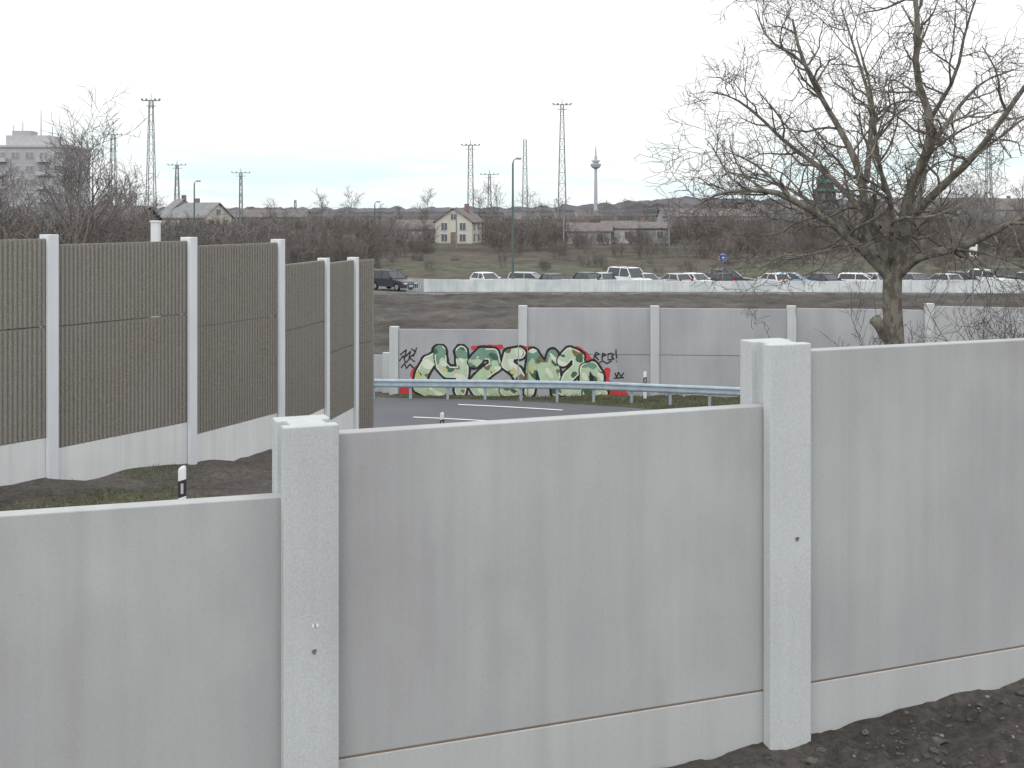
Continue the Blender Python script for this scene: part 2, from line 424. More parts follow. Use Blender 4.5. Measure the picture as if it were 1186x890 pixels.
# graffiti wall
G = [(-4.55, 46.75), (.42, 46.5), (5.47, 46.35), (10.6, 45.85), (15.5, 44.9), (20.3, 43.4), (25, 41.5), (29.5, 39.2), (34, 36.4)]
GT = [-4.45, -3.62, -3.62, -3.58, -3.42, -3.3, -3.1, -3.0, -2.9]
par = empty("concrete_noise_wall")
for i, c_ in enumerate(G):
    d, _ = unit(G[max(0, i - 1)], G[min(len(G) - 1, i + 1)])
    b = B([M_post]); b.prism(hsec(c_, d, .17, .17, .17, .08, .05), Z0 - 7.8, Z0 + GT[i]); b.obj("post", bevel=.015, parent=par)
    if i:
        top = -4.55 if i == 1 else min(GT[i - 1], GT[i]) - .09
        mid = -5.5
        b = B([M_wallfar]); panel(b, G[i - 1], G[i], .125, .14, Z0 + mid + .012, Z0 + top, 0) if i > 1 else panel(b, G[0], G[1], .125, .14, Z0 - 7.8, Z0 + top, 0)
        if i > 1: panel(b, G[i - 1], G[i], .125, .13, Z0 - 7.8, Z0 + mid - .012, 0)
        b.obj("panel", bevel=.01, parent=par)
b = B([M_wallfar, M_post]); panel(b, (-4.9, 49.2), (-14, 50.5), .0, .14, Z0 - 8.2, Z0 - 5.85, 0)
for k in range(3): b.box((-5.1 - k * 4, 49.2 + k * .57, Z0 - 7.0), (.3, .3, 2.5), 1)
b.obj("low_concrete_wall")

# ---- graffiti: painted cells on the wall surface
S = 46.4 / F
W0, W1, H0, H1 = 458, 730, 399, 461
st = .5
gx = np.arange(W0, W1, st); gy = np.arange(H0, H1, st)
X, Y = np.meshgrid(gx + st / 2, gy + st / 2)
def nfield(sc, seed):
    r = np.random.RandomState(seed); o = np.zeros_like(X)
    for k in range(9):
        a = r.rand() * 6.28; f = sc * (.6 + 1.2 * r.rand()); o += np.sin(X * f * math.cos(a) + Y * f * math.sin(a) + r.rand() * 6.28)
    return o / 3
wob = nfield(.5, 5) * .5
def sd(pl):
    D = np.full(X.shape, 1e9)
    for (ax, ay), (bx, by) in zip(pl, pl[1:]):
        vx, vy = bx - ax, by - ay; t = np.clip(((X - ax) * vx + (Y - ay) * vy) / (vx * vx + vy * vy + 1e-9), 0, 1)
        D = np.minimum(D, np.hypot(X - ax - t * vx, Y - ay - t * vy))
    return D
RGB = np.zeros(X.shape + (3,)); A = np.zeros(X.shape, bool)
def put(mask, c):
    RGB[mask] = c; A[mask] = True
MINT = (.46, .60, .41); DK = (.016, .018, .019); RED = (.60, .05, .06); BROWN = (.20, .15, .09); DG = (.06, .13, .08); PALE = (.72, .76, .64); TEAL = (.17, .31, .24); YEL = (.58, .55, .26)
letters = [
 ([[(506, 415), (496, 420), (488, 434), (485, 449), (496, 454), (510, 453)]], 7.2, 430),
 ([[(509, 407), (511, 424), (518, 432), (530, 432)], [(534, 408), (536, 430), (533, 453)]], 6.8, 424),
 ([[(549, 420), (558, 410), (571, 411), (574, 424), (560, 434), (549, 446), (553, 453), (580, 453)]], 6.8, 426),
 ([[(602, 409), (590, 411), (587, 422), (598, 430), (604, 441), (597, 452), (585, 453)]], 6.4, 426),
 ([[(613, 454), (617, 410)], [(617, 410), (627, 424), (631, 438), (640, 411)], [(640, 411), (645, 454)]], 6.0, 424),
 ([[(652, 418), (660, 409), (670, 414), (670, 425), (658, 437), (652, 452), (674, 454)]], 6.7, 426),
 ([[(677, 440), (677, 427), (686, 424), (693, 434), (694, 454)], [(680, 455), (698, 456)]], 5.6, 434)]
for pl, r in (([(467, 448), (478, 453), (492, 457)], 5.5), ([(463, 456), (480, 457)], 4), ([(477, 436), (482, 428)], 3.2), ([(698, 446), (706, 454), (722, 457)], 5), ([(703, 430), (700, 438)], 4.2),
              ([(548, 404), (580, 402)], 2.8), ([(668, 404), (677, 410), (683, 417)], 3.2), ([(598, 403), (614, 403)], 2.4), ([(712, 447), (700, 440)], 3)):
    put(sd(pl) + wob < r, RED)
allD = np.minimum.reduce([sd(s_) - r for L_, r, _ in letters for s_ in L_])
put(allD + wob * .6 < 2.6, DK)
cam = nfield(.26, 11); cam2 = nfield(.30, 21); cam3 = nfield(.34, 33)
for k, (L_, r, ym) in enumerate(letters):
    D = np.minimum.reduce([sd(s_) for s_ in L_]) + wob * .35
    put(D < r + 1.3, DK)
    ins = D < r - .1
    base = MINT if k % 2 == 0 else (.52, .64, .48)
    put(ins, base)
    up = ins & (Y + 4 * cam3 < ym - 6)
    if k in (1, 2, 4, 6): put(up, TEAL)
    put(ins & (cam > .85), BROWN); put(ins & (cam2 > .95), DG); put(ins & (cam < -.8), PALE); put(ins & (cam3 > .9) & (Y > ym), YEL)
    put(ins & (D > r - 1.5) & (nfield(.10, 30 + k) > .1), PALE)
for cx, cy in ((561, 423), (597, 420), (686, 437)):
    put(np.hypot(X - cx, (Y - cy) * 1.2) < 1.8, DK)
def tag(pl): put(sd(pl) < .75, DK)
for t in ([(463, 412), (470, 406), (468, 415), (475, 408), (473, 416), (480, 410)], [(462, 419), (466, 413), (469, 421)], [(470, 421), (474, 416), (480, 420)], [(464, 427), (468, 422), (470, 428), (474, 423), (479, 428)], [(482, 404), (478, 414)], [(476, 405), (481, 409)],
          [(687, 417), (690, 408), (694, 410), (689, 412), (693, 417)], [(697, 417), (698, 409), (702, 411), (697, 413)], [(709, 409), (704, 410), (704, 417), (709, 416)], [(711, 410), (708, 413), (711, 416)], [(694, 420), (698, 418), (703, 421), (708, 418)], [(713, 405), (714, 415)], [(714, 418), (714, 419)],
          [(712, 432), (714, 437), (716, 431), (719, 436), (722, 432)], [(711, 438), (722, 437)]): tag(t)
vs = []; fs = []; cc = []
def surf(xm):
    if abs(xm - G[1][0]) < .155: return G[1][1] - .178
    if .155 <= abs(xm - G[1][0]) <= .185: return None
    a, c_ = (G[0], G[1]) if xm < G[1][0] else (G[1], G[2])
    return a[1] + (c_[1] - a[1]) * (xm - a[0]) / (c_[0] - a[0]) - .077
Ys, Xs = np.nonzero(A)
for j, i in zip(Ys, Xs):
    x0 = (gx[i] - 593) * S; x1 = x0 + st * S; yy = surf((x0 + x1) / 2)
    if yy is None or x0 < G[0][0] + .18: continue
    z1 = Z0 - (gy[j] - 245) * S; z0 = z1 - st * S; o = len(vs)
    s0, s1 = surf(x0), surf(x1)
    y0 = yy if s0 is None or abs(s0 - yy) > .02 else s0
    y1 = yy if s1 is None or abs(s1 - yy) > .02 else s1
    vs += [(x0, y0, z0), (x1, y1, z0), (x1, y1, z1), (x0, y0, z1)]; fs.append((o, o + 1, o + 2, o + 3)); cc += [(*RGB[j, i], 1)] * 4
me = bpy.data.meshes.new("graffiti"); me.from_pydata(vs, [], fs)
ca = me.color_attributes.new("paint", 'FLOAT_COLOR', 'POINT'); ca.data.foreach_set("color", np.array(cc, dtype=np.float32).ravel())
m_, nt, bs = newmat("spray_paint_mat"); at = nt.nodes.new("ShaderNodeAttribute"); at.attribute_name = "paint"
k = mapr(nt, nz(nt, 3, coords(nt), 3), .3, .7, .88, 1.1); cb = nt.nodes.new("ShaderNodeCombineXYZ")
for i in range(3): nt.links.new(k, cb.inputs[i])
nt.links.new(mixc(nt, 1.0, at.outputs["Color"], cb.outputs[0], 'MULTIPLY'), bs.inputs["Base Color"]); bs.inputs["Roughness"].default_value = .6
me.materials.append(m_); o_ = bpy.data.objects.new("graffiti", me); scene.collection.objects.link(o_)

# ------------------------------------------------------------------ grass blades
b = B([M_grass, plain("dry_grass_mat", (.17, .15, .10), .9, .3, 2)])
def blade(x, y, ln, mi):
    z = h(x, y) + Z0 - .01; a = random.random() * 6.28; w = .008 + ln * .03
    dx, dy = math.cos(a) * w, math.sin(a) * w; lx, ly = random.gauss(0, ln * .5), random.gauss(0, ln * .5)
    b.add([(x - dx, y - dy, z), (x + dx, y + dy, z), (x + lx, y + ly, z + ln)], [(0, 1, 2)], mi)
n = 0
while n < 13000:
    x = random.uniform(-13, -2); y = random.uniform(14, 28)
    bx = interp(y, [(p[1], p[0]) for p in PB])
    gg = .55 + fbm(x, y, .35, 4) * 1.2 + .6 * fbm(x, y, 1.3, 3) - .75 * sstep((y - 20.5) / 5 + (x + 6) * .12)
    if x < bx + .2 or rdist(x, y) < 3.7 or gg < .4 + random.gauss(0, .2): n += .2; continue
    blade(x, y, random.uniform(.03, .09), 0 if random.random() < .55 else 1); n += 1
for _ in range(8000):
    x = random.uniform(-4, 16); y = random.uniform(42, 46.2)
    if rdist(x, y) < 4.9: continue
    if y > interp(x, G) - .15: continue
    blade(x, y, random.uniform(.05, .15), 0 if random.random() < .75 else 1)
b.obj("grass")

# ------------------------------------------------------------------ trees
def polyw(p, d, L, segs, wob_, up, rng):
    pts = [Vector(p)]; d = Vector(d).normalized()
    for i in range(segs):
        d = (d + Vector((rng.gauss(0, wob_), rng.gauss(0, wob_), rng.gauss(0, wob_) + up))).normalized()
        pts.append(pts[-1] + d * (L / segs))
    return pts
def child_dir(t, rng, a0=35, a1=70):
    ref = Vector((rng.gauss(0, 1), rng.gauss(0, 1), rng.gauss(0, 1)))
    pr = (ref - t * ref.dot(t)).normalized(); an = math.radians(rng.uniform(a0, a1))
    return t * math.cos(an) + pr * math.sin(an)
def grow(b, pts, r0, r1, lvl, rng, P):
    n = len(pts); rad = [r0 + (r1 - r0) * i / (n - 1) for i in range(n)]
    b.tube(pts, rad, 8 if r0 > .06 else (5 if r0 > .02 else 3), P['mat'][0] if r0 > P.get('thr', .03) else P['mat'][1], cap=False)
    if lvl >= P['lv']: return
    Lt = sum((pts[i + 1] - pts[i]).length for i in range(n - 1))
    cnt = P['cnt'][lvl]; cnt = max(2, int(cnt * Lt / P['ref'][lvl] + rng.random()))
    for k in range(cnt):
        t = (P['s'][lvl] + (1 - P['s'][lvl]) * (k + rng.random()) / cnt) * (n - 1); i = min(n - 2, int(t)); f = t - i
        p = pts[i].lerp(pts[i + 1], f); tg = (pts[i + 1] - pts[i]).normalized(); rr = rad[i] + (rad[i + 1] - rad[i]) * f
        L = P['len'][lvl] * rng.uniform(.5, 1.25) * (1.15 - .5 * t / (n - 1))
        dd = child_dir(tg, rng); dd.z += P['lift']
        cp = polyw(p, dd, L, 6 if lvl < 2 else 4, P['w'], P['up'], rng)
        cr = max(P['min'] * 1.3, min(rr * .62, P['rad'][lvl] * rng.uniform(.7, 1.2)))
        grow(b, cp, cr, max(P['min'], cr * .35), lvl + 1, rng, P)

rng = random.Random(11)
TD = 24.0
def tp(px, py, dd=0.0): return Vector(((px - 593) / F * TD, TD + dd, Z0 - (py - 245) / F * TD))
P = dict(lv=3, cnt=[17, 8, 6], ref=[5, 1.8, .9], s=[.15, .15, .15], len=[1.6, .85, .45], lift=.06, w=.27, up=.012, min=.0040, rad=[.034, .0135, .0070], mat=[0, 1], thr=.016)
b = B([M_bark, M_twig])
def smooth(pts, it=2):
    for _ in range(it):
        q = [pts[0]]
        for a, c_ in zip(pts, pts[1:]): q += [a.lerp(c_, .25), a.lerp(c_, .75)]
        q.append(pts[-1]); pts = q
    return pts
trunk = smooth([tp(1040, 680), tp(1040, 480), tp(1036, 400), tp(1033, 350), tp(1034, 318)])
nT = len(trunk)
b.tube(trunk, [.29 - .08 * min(1, i / (nT * .35)) - .03 * i / nT for i in range(nT)], 14, 0)
b.tube([tp(1034, 394), tp(1022, 386, -.1), tp(1015, 375, -.15), tp(1010, 369, -.18)], [.13, .12, .11, .13], 10, 0)
limbs = [
 ([(1034, 325, 0), (1010, 300, -.1), (980, 277, -.4), (945, 248, -.7), (900, 228, -1.0), (860, 221, -1.2), (825, 222, -1.3), (798, 240, -1.3)], .12, .012),
 ([(1034, 325, 0), (1024, 290, .1), (1018, 240, .3), (1010, 195, .5), (985, 150, .7), (962, 100, .8), (945, 55, .9), (930, 10, 1)], .125, .022),
 ([(1034, 325, 0), (1040, 285, -.1), (1043, 235, -.3), (1060, 190, -.4), (1068, 140, -.5), (1060, 90, -.6), (1046, 40, -.7), (1040, -30, -.8), (1030, -90, -.8)], .145, .022),
 ([(1022, 265, .2), (1000, 225, .7), (970, 190, 1.1), (935, 160, 1.5), (900, 125, 1.8), (870, 100, 2), (840, 92, 2.1)], .075, .010),
 ([(1036, 322, 0), (1060, 300, -.2), (1095, 285, -.5), (1130, 268, -.8), (1175, 250, -1.1), (1225, 238, -1.3), (1270, 240, -1.5)], .115, .018),
 ([(1043, 262, -.2), (1070, 228, -.8), (1100, 190, -1.2), (1125, 145, -1.6), (1150, 95, -1.9), (1172, 40, -2.1), (1185, -20, -2.2)], .09, .016),
 ([(1064, 175, -.4), (1090, 145, 0), (1125, 115, .5), (1165, 92, 1), (1210, 70, 1.4)], .062, .012),
 ([(1012, 210, .5), (1030, 160, 1.1), (1038, 110, 1.7), (1030, 50, 2.2), (1010, -20, 2.6)], .07, .014),
 ([(962, 100, .8), (935, 75, .6), (900, 45, .4), (880, 5, .3)], .045, .010),
 ([(1036, 312, 0), (1060, 262, .8), (1095, 225, 1.8), (1140, 190, 2.8), (1190, 170, 3.4)], .08, .012),
 ([(1030, 308, .1), (990, 262, 1), (950, 225, 2), (915, 205, 2.8), (880, 185, 3.2)], .062, .010),
 ([(1030, 300, -.1), (1010, 240, -1.1), (985, 190, -2), (970, 130, -2.7), (945, 70, -3.2)], .068, .010),
 ([(985, 281, -.4), (955, 282, -.9), (920, 292, -1.2), (885, 300, -1.4), (860, 318, -1.5)], .030, .006),
 ([(1090, 287, -.5), (1120, 300, -.9), (1155, 310, -1.1), (1190, 330, -1.2)], .030, .006),
 ([(945, 248, -.7), (920, 262, -.5), (890, 270, -.3), (850, 262, -.2), (815, 275, -.2)], .026, .006),
 ([(900, 228, -1.0), (870, 200, -1.2), (840, 185, -1.4), (812, 186, -1.5)], .030, .006),
 ([(1068, 140, -.5), (1088, 90, -.9), (1100, 40, -1.1), (1110, -20, -1.2)], .05, .010)]
for L_, r0, r1 in limbs:
    pts = [tp(*q) for q in L_]
    pts = [pts[0]] + [q + Vector((rng.gauss(0, .08), rng.gauss(0, .08), rng.gauss(0, .08))) for q in pts[1:]]
    pts = smooth(pts, 1)
    grow(b, pts, r0, r1, 0, rng, P)
b.obj("plane_tree", smooth=True)

def shrub(name, x, y, hh, seed, mats, P_, spread=.5, stems=9, parent=None, z=None):
    rg = random.Random(seed); b = B(mats); z = (h(x, y) + Z0 - .1) if z is None else z
    for k in range(stems):
        a = rg.random() * 6.28; p = Vector((x + rg.gauss(0, spread * .3), y + rg.gauss(0, spread * .3), z))
        d = Vector((math.cos(a) * rg.uniform(.1, .55), math.sin(a) * rg.uniform(.1, .55), 1))
        L = hh * rg.uniform(.65, 1.05)
        grow(b, polyw(p, d, L, 7, .14, .04, rg), P_['r0'], P_['min'] * 1.5, P_['start'], rg, P_)
    return b
PS = dict(lv=3, cnt=[0, 14, 6], ref=[1, 3, .9], s=[0, .25, .15], len=[0, .9, .4], lift=.2, w=.16, up=.03, min=.0035, rad=[0, .009, .0055], mat=[0, 1], thr=.02, r0=.018, start=1)
for x, y, hh, sd_ in ((9.3, 23.2, 4.2, 5), (10.6, 24.6, 4.4, 6), (8.3, 25.6, 4.2, 8), (12.2, 26.5, 4.8, 9), (9.9, 22.4, 3.9, 12)):
    shrub("bare_shrub", x, y, hh, sd_, [M_twig, M_twig], PS, .8, 9).obj("bare_shrub", smooth=True)

def tree_template(seed, hh, m, thick=1.0):
    rg = random.Random(seed); b = B([m, m])
    Pt = dict(lv=3, cnt=[16, 8, 5], ref=[hh, hh * .35, hh * .15], s=[.22, .15, .15], len=[hh * .36, hh * .17, hh * .085], lift=.25, w=.13, up=.05, min=.013 * thick, rad=[.07, .03, .016], mat=[0, 1], thr=.02)
    for s_ in range(rg.choice([1, 2])):
        grow(b, polyw((rg.gauss(0, .4), rg.gauss(0, .4), -.3), (rg.gauss(0, .12), rg.gauss(0, .12), 1), hh * .95, 8, .06, .04, rg), hh * .015, .025, 0, rg, Pt)
    return b.mesh("tree_template", True)
def bush_template(seed, hh, m):
    Pt = dict(lv=3, cnt=[0, 12, 5], ref=[1, hh, hh * .3], s=[0, .1, .1], len=[0, hh * .38, hh * .17], lift=.25, w=.17, up=.03, min=.013, rad=[0, .03, .016], mat=[0, 1], thr=.02, r0=.05, start=1)
    return shrub("b", 0, 0, hh, seed, [m, m], Pt, hh * .9, 12, z=-.3).mesh("bush_template", True)
T = [tree_template(s_, 9, M_twigfar if s_ % 2 else M_twigfar2) for s_ in range(5)]
U = [bush_template(s_ + 20, 5, M_twigfar if s_ != 2 else M_twigfar2) for s_ in range(5)]
rg = random.Random(4)
def inst(me, name, x, y, sc, parent):
    o = bpy.data.objects.new(name, me); scene.collection.objects.link(o)
    o.location = (x, y, hbase(x, y) + Z0); o.rotation_euler = (0, 0, rg.random() * 6.28); o.scale = (sc * rg.uniform(.9, 1.3), sc * rg.uniform(.9, 1.3), sc); o.parent = parent
par = empty("distant_tree_line")
for _ in range(320):
    y = rg.uniform(160, 236); x = rg.uniform(-.5, .5) * y
    px = 593 + x / y * F
    if 500 < px < 565 and y < 214: continue
    s_ = rg.uniform(.5, 1.0) * (1.15 if px > 780 else 1.0)
    if 655 < px < 785 and y < 203: s_ = .5
    inst(rg.choice(U), "bush", x, y, s_, par)
for _ in range(130):
    y = rg.uniform(134, 164); x = rg.uniform(-.13, .5) * y
    inst(rg.choice(U), "bush", x, y, rg.uniform(.12, .3) + (.2 if y > 152 else 0), par)
for _ in range(70):
    y = rg.uniform(200, 330); x = rg.uniform(-.5, .5) * y; px = 593 + x / y * F
    if 505 < px < 565: continue
    inst(rg.choice(T), "tree", x, y, rg.uniform(.5, .85), par)
for px, d, sc in ((560, 240, 1.05), (578, 250, 1.15), (612, 260, 1.0), (490, 300, 1.2), (375, 260, .95), (410, 260, 1.0), (310, 280, .9), (1080, 240, 1.1), (1150, 220, 1.2), (1180, 230, 1.3), (1110, 260, 1.2), (1010, 300, 1.1), (1060, 210, 1.0), (870, 300, .95), (640, 280, .9), (1130, 200, 1.1), (1090, 190, .9), (820, 240, .9), (780, 235, .85), (905, 230, .95)):
    inst(rg.choice(T), "tree", (px - 593) / F * d, d, sc, par)
par = empty("bare_tree_copse")
for _ in range(30):
    y = rg.uniform(75, 118); px = rg.uniform(-120, 140); x = (px - 593) / F * y
    inst(rg.choice(U), "bush", x, y, rg.uniform(1.15, 1.65), par)
for px, d, sc in ((20, 95, 1.1), (-10, 85, 1.1), (118, 110, 1.1), (64, 120, 1.1), (140, 130, .95), (40, 100, 1.0), (165, 140, .95), (5, 75, .9)):
    inst(rg.choice(T), "tree", (px - 593) / F * d, d, sc, par)
for _ in range(50):
    y = rg.uniform(120, 165); px = rg.uniform(130, 418); x = (px - 593) / F * y
    inst(rg.choice(U), "bush", x, y, rg.uniform(.85, 1.15), par)
for px, d, hh, sd_ in ((90, 84, 14.0, 31), (76, 92, 12.6, 32), (108, 90, 12.4, 36), (150, 120, 10.0, 34)):
    m = tree_template(sd_, hh, M_twigfar2, 1.0); x = (px - 593) / F * d
    o = bpy.data.objects.new("birch_tree", m); scene.collection.objects.link(o); o.location = (x, d, hbase(x, d) + Z0)
b = B([M_thicket])
def ridge(y0, xa, xb, stp, hf, depth=6):
    N = int((xb - xa) / stp); vs = []
    for i in range(N + 1):
        x = xa + (xb - xa) * i / N
        t = hf(x); j = fbm(x, y0, .9 / stp, 4) * .3 * t
        zb = hbase(x, y0) + Z0 - .5
        vs += [(x, y0 + .3 * fbm(x, 7, .5), zb), (x + .1, y0 + depth * .2 + fbm(x, 5, .3), zb + (t + j) * .7), (x, y0 + depth * .5, zb + .5 + t + j), (x, y0 + depth, zb)]
    b.add(vs, [(i * 4 + k, (i + 1) * 4 + k, (i + 1) * 4 + k + 1, i * 4 + k + 1) for i in range(N) for k in range(3)])
ridge(243, -160, 160, .5, lambda x: 3.2 + 1.2 * fbm(x, 1, .08))
ridge(214, -110, 110, .45, lambda x: 2.1 + 1.0 * fbm(x, 4, .08) if abs(593 + x / 214 * F - 533) > 40 else .3)
ridge(176, -75, -20, .4, lambda x: 1.6 + fbm(x, 1, .1))
ridge(174, 28, 90, .4, lambda x: 1.6 + fbm(x, 1, .1))
ridge(120, -70, -38, .35, lambda x: 5.8 + 1.3 * fbm(x, 2, .1))
ridge(150, -50, -18, .35, lambda x: 3.8 + 1.1 * fbm(x, 2, .1))
b.obj("scrub_thicket")

# hills
M_hill = plain("wooded_hill_mat", (.135, .135, .15), 1, .3, .02, det=4)  # pale bluish tone paints atmospheric haze into the colour
M_hill2 = plain("wooded_hill_near_mat", (.112, .105, .112), 1, .45, .06, det=4)  # also lifted in colour to stand in for haze
b = B([M_hill, M_hill2])
def hill(d, crest, stp, amp, mi):
    n = int(2.4 * d / stp); vs = []
    for i in range(n + 1):
        x = -1.2 * d + 2.4 * d * i / n; px = 593 + x / d * F
        z = Z0 + (245 - interp(px, crest)) / F * d + amp * noise.fractal(Vector((x / stp * .23, d, 0)), 1, 2, 5)
        vs += [(x, d, -6), (x, d + stp, z * .55), (x, d + stp * 5, z), (x, d + stp * 50, -6)]
    b.add(vs, [(i * 4 + k, (i + 1) * 4 + k, (i + 1) * 4 + k + 1, i * 4 + k + 1) for i in range(n) for k in range(3)], mi)
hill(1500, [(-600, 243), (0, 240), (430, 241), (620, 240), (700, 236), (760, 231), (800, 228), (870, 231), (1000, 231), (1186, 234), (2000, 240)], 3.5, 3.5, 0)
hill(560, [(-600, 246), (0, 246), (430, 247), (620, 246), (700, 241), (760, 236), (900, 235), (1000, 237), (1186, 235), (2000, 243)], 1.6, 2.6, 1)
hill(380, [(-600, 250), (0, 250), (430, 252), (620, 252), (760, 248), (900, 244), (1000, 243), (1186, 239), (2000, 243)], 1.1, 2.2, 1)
b.obj("hills")

# ------------------------------------------------------------------ low white barrier + cars
M_bar = concrete("white_barrier_mat", (.50, .55, .56), (.73, .76, .77), (1.5, 1.5, .6), .5, c4=(.38, .42, .45), c4f=.5)
b = B([M_bar]); x = -7.7; k = 0
while x < 75:
    y = 105 - max(0, x - 20) * .08; L = 3.0
    top = -5.92 + .03 * math.sin(x * 3.1) + rg.uniform(-.03, .03) - .12 * sstep((x - 5) / 10) + .20 * sstep((x - 22) / 20)
    b.box((x + L / 2, y, Z0 + (top - 7.3) / 2), (L - .05, .14, 7.3 + top), 0, rg.uniform(-.012, .012) - (.08 if x > 20 else 0))
    b.box((x + L, y - .03, Z0 + (top - 7.2) / 2 + .02), (.16, .2, 7.2 + top), 0)
    x += L; k += 1
b.obj("concrete_barrier", bevel=.02)
b = B([M_rail])
for i in range(9): b.box((-9 + i * .16, 103.8, Z0 - 6.5), (.03, .03, 1.0))
b.box((-8.4, 103.8, Z0 - 6.02), (1.4, .04, .04)); b.box((-8.4, 103.8, Z0 - 6.8), (1.4, .04, .04)); b.obj("barrier_gate")

M_glass = plain("car_glass_mat", (.05, .06, .07), .12, .1); M_tyre = plain("tyre_mat", (.03, .03, .03), .9); M_rim = plain("rim_mat", (.45, .45, .46), .35, .05, 2, .6)
M_hl = plain("headlight_mat", (.75, .75, .72), .2, .02); M_tl = plain("taillight_mat", (.4, .02, .02), .3, .02)
paints = {n_: plain("paint_" + n_, c_, .3, .03) for n_, c_ in dict(white=(.78, .79, .8), silver=(.45, .47, .49), dark=(.05, .055, .065), blue=(.22, .34, .48), red=(.35, .05, .05), grey=(.2, .21, .22)).items()}
def car(name, x, y, rot, paint, kind="hatch", z=None):
    b = B([paints[paint], M_glass, M_tyre, M_rim, M_hl, M_tl, M_black])
    dims = dict(hatch=(4.1, .86, 1.45, .9), wagon=(4.6, .88, 1.48, .92), suv=(4.5, .93, 1.78, 1.08), van=(4.9, .95, 2.0, 1.15))[kind]
    L, W, H, belt = dims; a = L / 2
    hood = .95 * belt if kind != "van" else belt
    prof = [(-a, .35), (-a, .75), (-a + .05, belt), (a * .28, belt), (a * .38, hood), (a * .93, hood * .82), (a, .6), (a, .33)]
    def arch(cx): return [(cx + .38 * math.cos(t), .33 + .36 * math.sin(t)) for t in (0, .6, 1.2, 1.9, 2.5, math.pi)]
    low = [(a, .25)] + arch(a * .62) + arch(-a * .60) + [(-a, .28)]
    pl = prof + low
    n = len(pl)
    layers = [(-W, .97), (-W * .94, 1.0), (W * .94, 1.0), (W, .97)]
    vs = []
    for yy, s_ in layers: vs += [(p[0] * s_, yy, .25 + (p[1] - .25) * (s_ if p[1] > .7 else 1)) for p in pl]
    b.add(vs, [(l * n + i, l * n + (i + 1) % n, (l + 1) * n + (i + 1) % n, (l + 1) * n + i) for l in range(3) for i in range(n)] + [tuple(range(n - 1, -1, -1)), tuple(3 * n + i for i in range(n))], 0)
    b.box((0, 0, .45), (L * .9, W * 1.4, .3), 6)
    rb = -a * (.97 if kind in ("wagon", "suv", "van") else .93); fb = a * (.36 if kind != "van" else .55)
    rt = -a * (.88 if kind != "hatch" else .72); ft = a * (.02 if kind != "van" else .25); wt = W * .78; wb = W * .95
    z0, z1 = belt - .01, H - .07
    vs = [(rb, -wb, z0), (fb, -wb, z0), (fb, wb, z0), (rb, wb, z0), (rt, -wt, z1), (ft, -wt, z1), (ft, wt, z1), (rt, wt, z1)]
    b.add(vs, [(3, 2, 1, 0), (4, 5, 6, 7), (0, 1, 5, 4), (1, 2, 6, 5), (2, 3, 7, 6), (3, 0, 4, 7)], 1)
    b.add([(rt - .06, -wt - .02, z1), (ft + .06, -wt - .02, z1), (ft + .06, wt + .02, z1), (rt - .06, wt + .02, z1), (rt + .1, -wt * .85, H), (ft - .15, -wt * .85, H), (ft - .15, wt * .85, H), (rt + .1, wt * .85, H)],
          [(3, 2, 1, 0), (4, 5, 6, 7), (0, 1, 5, 4), (1, 2, 6, 5), (2, 3, 7, 6), (3, 0, 4, 7)], 0)
    for s_ in (-1, 1):
        b.tube([(fb, s_ * wb, z0), (ft, s_ * wt, z1)], [.045, .04], 5, 0)
        b.tube([(rb + .03, s_ * wb, z0), (rt, s_ * wt, z1)], [.08, .07], 5, 0)
        mx = (fb + rb) / 2 + .1; b.tube([(mx, s_ * wb, z0), (mx, s_ * wt, z1)], [.04, .04], 5, 0)
        b.box((fb - .1, s_ * (W + .08), belt + .08), (.12, .18, .13), 0)
        b.box((a - .06, s_ * W * .68, .66), (.14, .34, .14), 4); b.box((-a + .03, s_ * W * .8, .85), (.1, .2, .3), 5)
        for cx in (a * .62, -a * .60):
            b.tube([(cx, s_ * (W - .2), .32), (cx, s_ * (W - .0), .32)], [.32, .32], 14, 2)
            b.tube([(cx, s_ * (W - .0), .32), (cx, s_ * (W + .012), .32)], [.21, .19], 10, 3)
    b.box((a + .005, 0, .5), (.04, W * 1.1, .16), 6); b.box((a + .03, 0, .42), (.02, .5, .11), 4); b.box((-a - .01, 0, .6), (.02, .5, .11), 4)
    if kind in ("van", "suv"):
        b.box((-.2, wt * .8, H + .03), (1.8, .04, .04), 6); b.box((-.2, -wt * .8, H + .03), (1.8, .04, .04), 6)
    o = b.obj(name, bevel=.03); o.location = (x, y, (hbase(x, y) if z is None else z) + Z0); o.rotation_euler = (0, 0, rot)
def pxx(px, d): return (px - 593) / F * d
car("parked_car", pxx(455, 107), 107, math.radians(-40), "dark", "suv", -6.95)
row = [(565, "white", "hatch"), (617, "silver", "wagon"), (645, "dark", "hatch"), (685, "dark", "hatch"), (704, "silver", "hatch"), (729, "white", "van"), (750, "silver", "hatch"), (779, "silver", "hatch"), (808, "white", "hatch"), (826, "dark", "wagon"), (850, "dark", "suv"),
       (893, "white", "hatch"), (921, "blue", "wagon"), (960, "dark", "hatch"), (1000, "white", "wagon"), (1022, "silver", "hatch"), (1062, "grey", "hatch"), (1090, "silver", "hatch"), (1122, "dark", "wagon"), (1150, "white", "suv"), (1172, "dark", "suv"), (1200, "silver", "hatch")]
for px, c_, kd in row:
    d = 113 + rg.uniform(-1, 2)
    rt = rg.choice([-62, -58, 118, -75, -50]) + rg.uniform(-5, 5)
    if px in (617, 850, 921, 1000, 1172): rt = -20 + rg.uniform(-6, 6)
    car("parked_van" if kd == "van" else "parked_car", pxx(px, d), d, math.radians(rt), c_, kd)

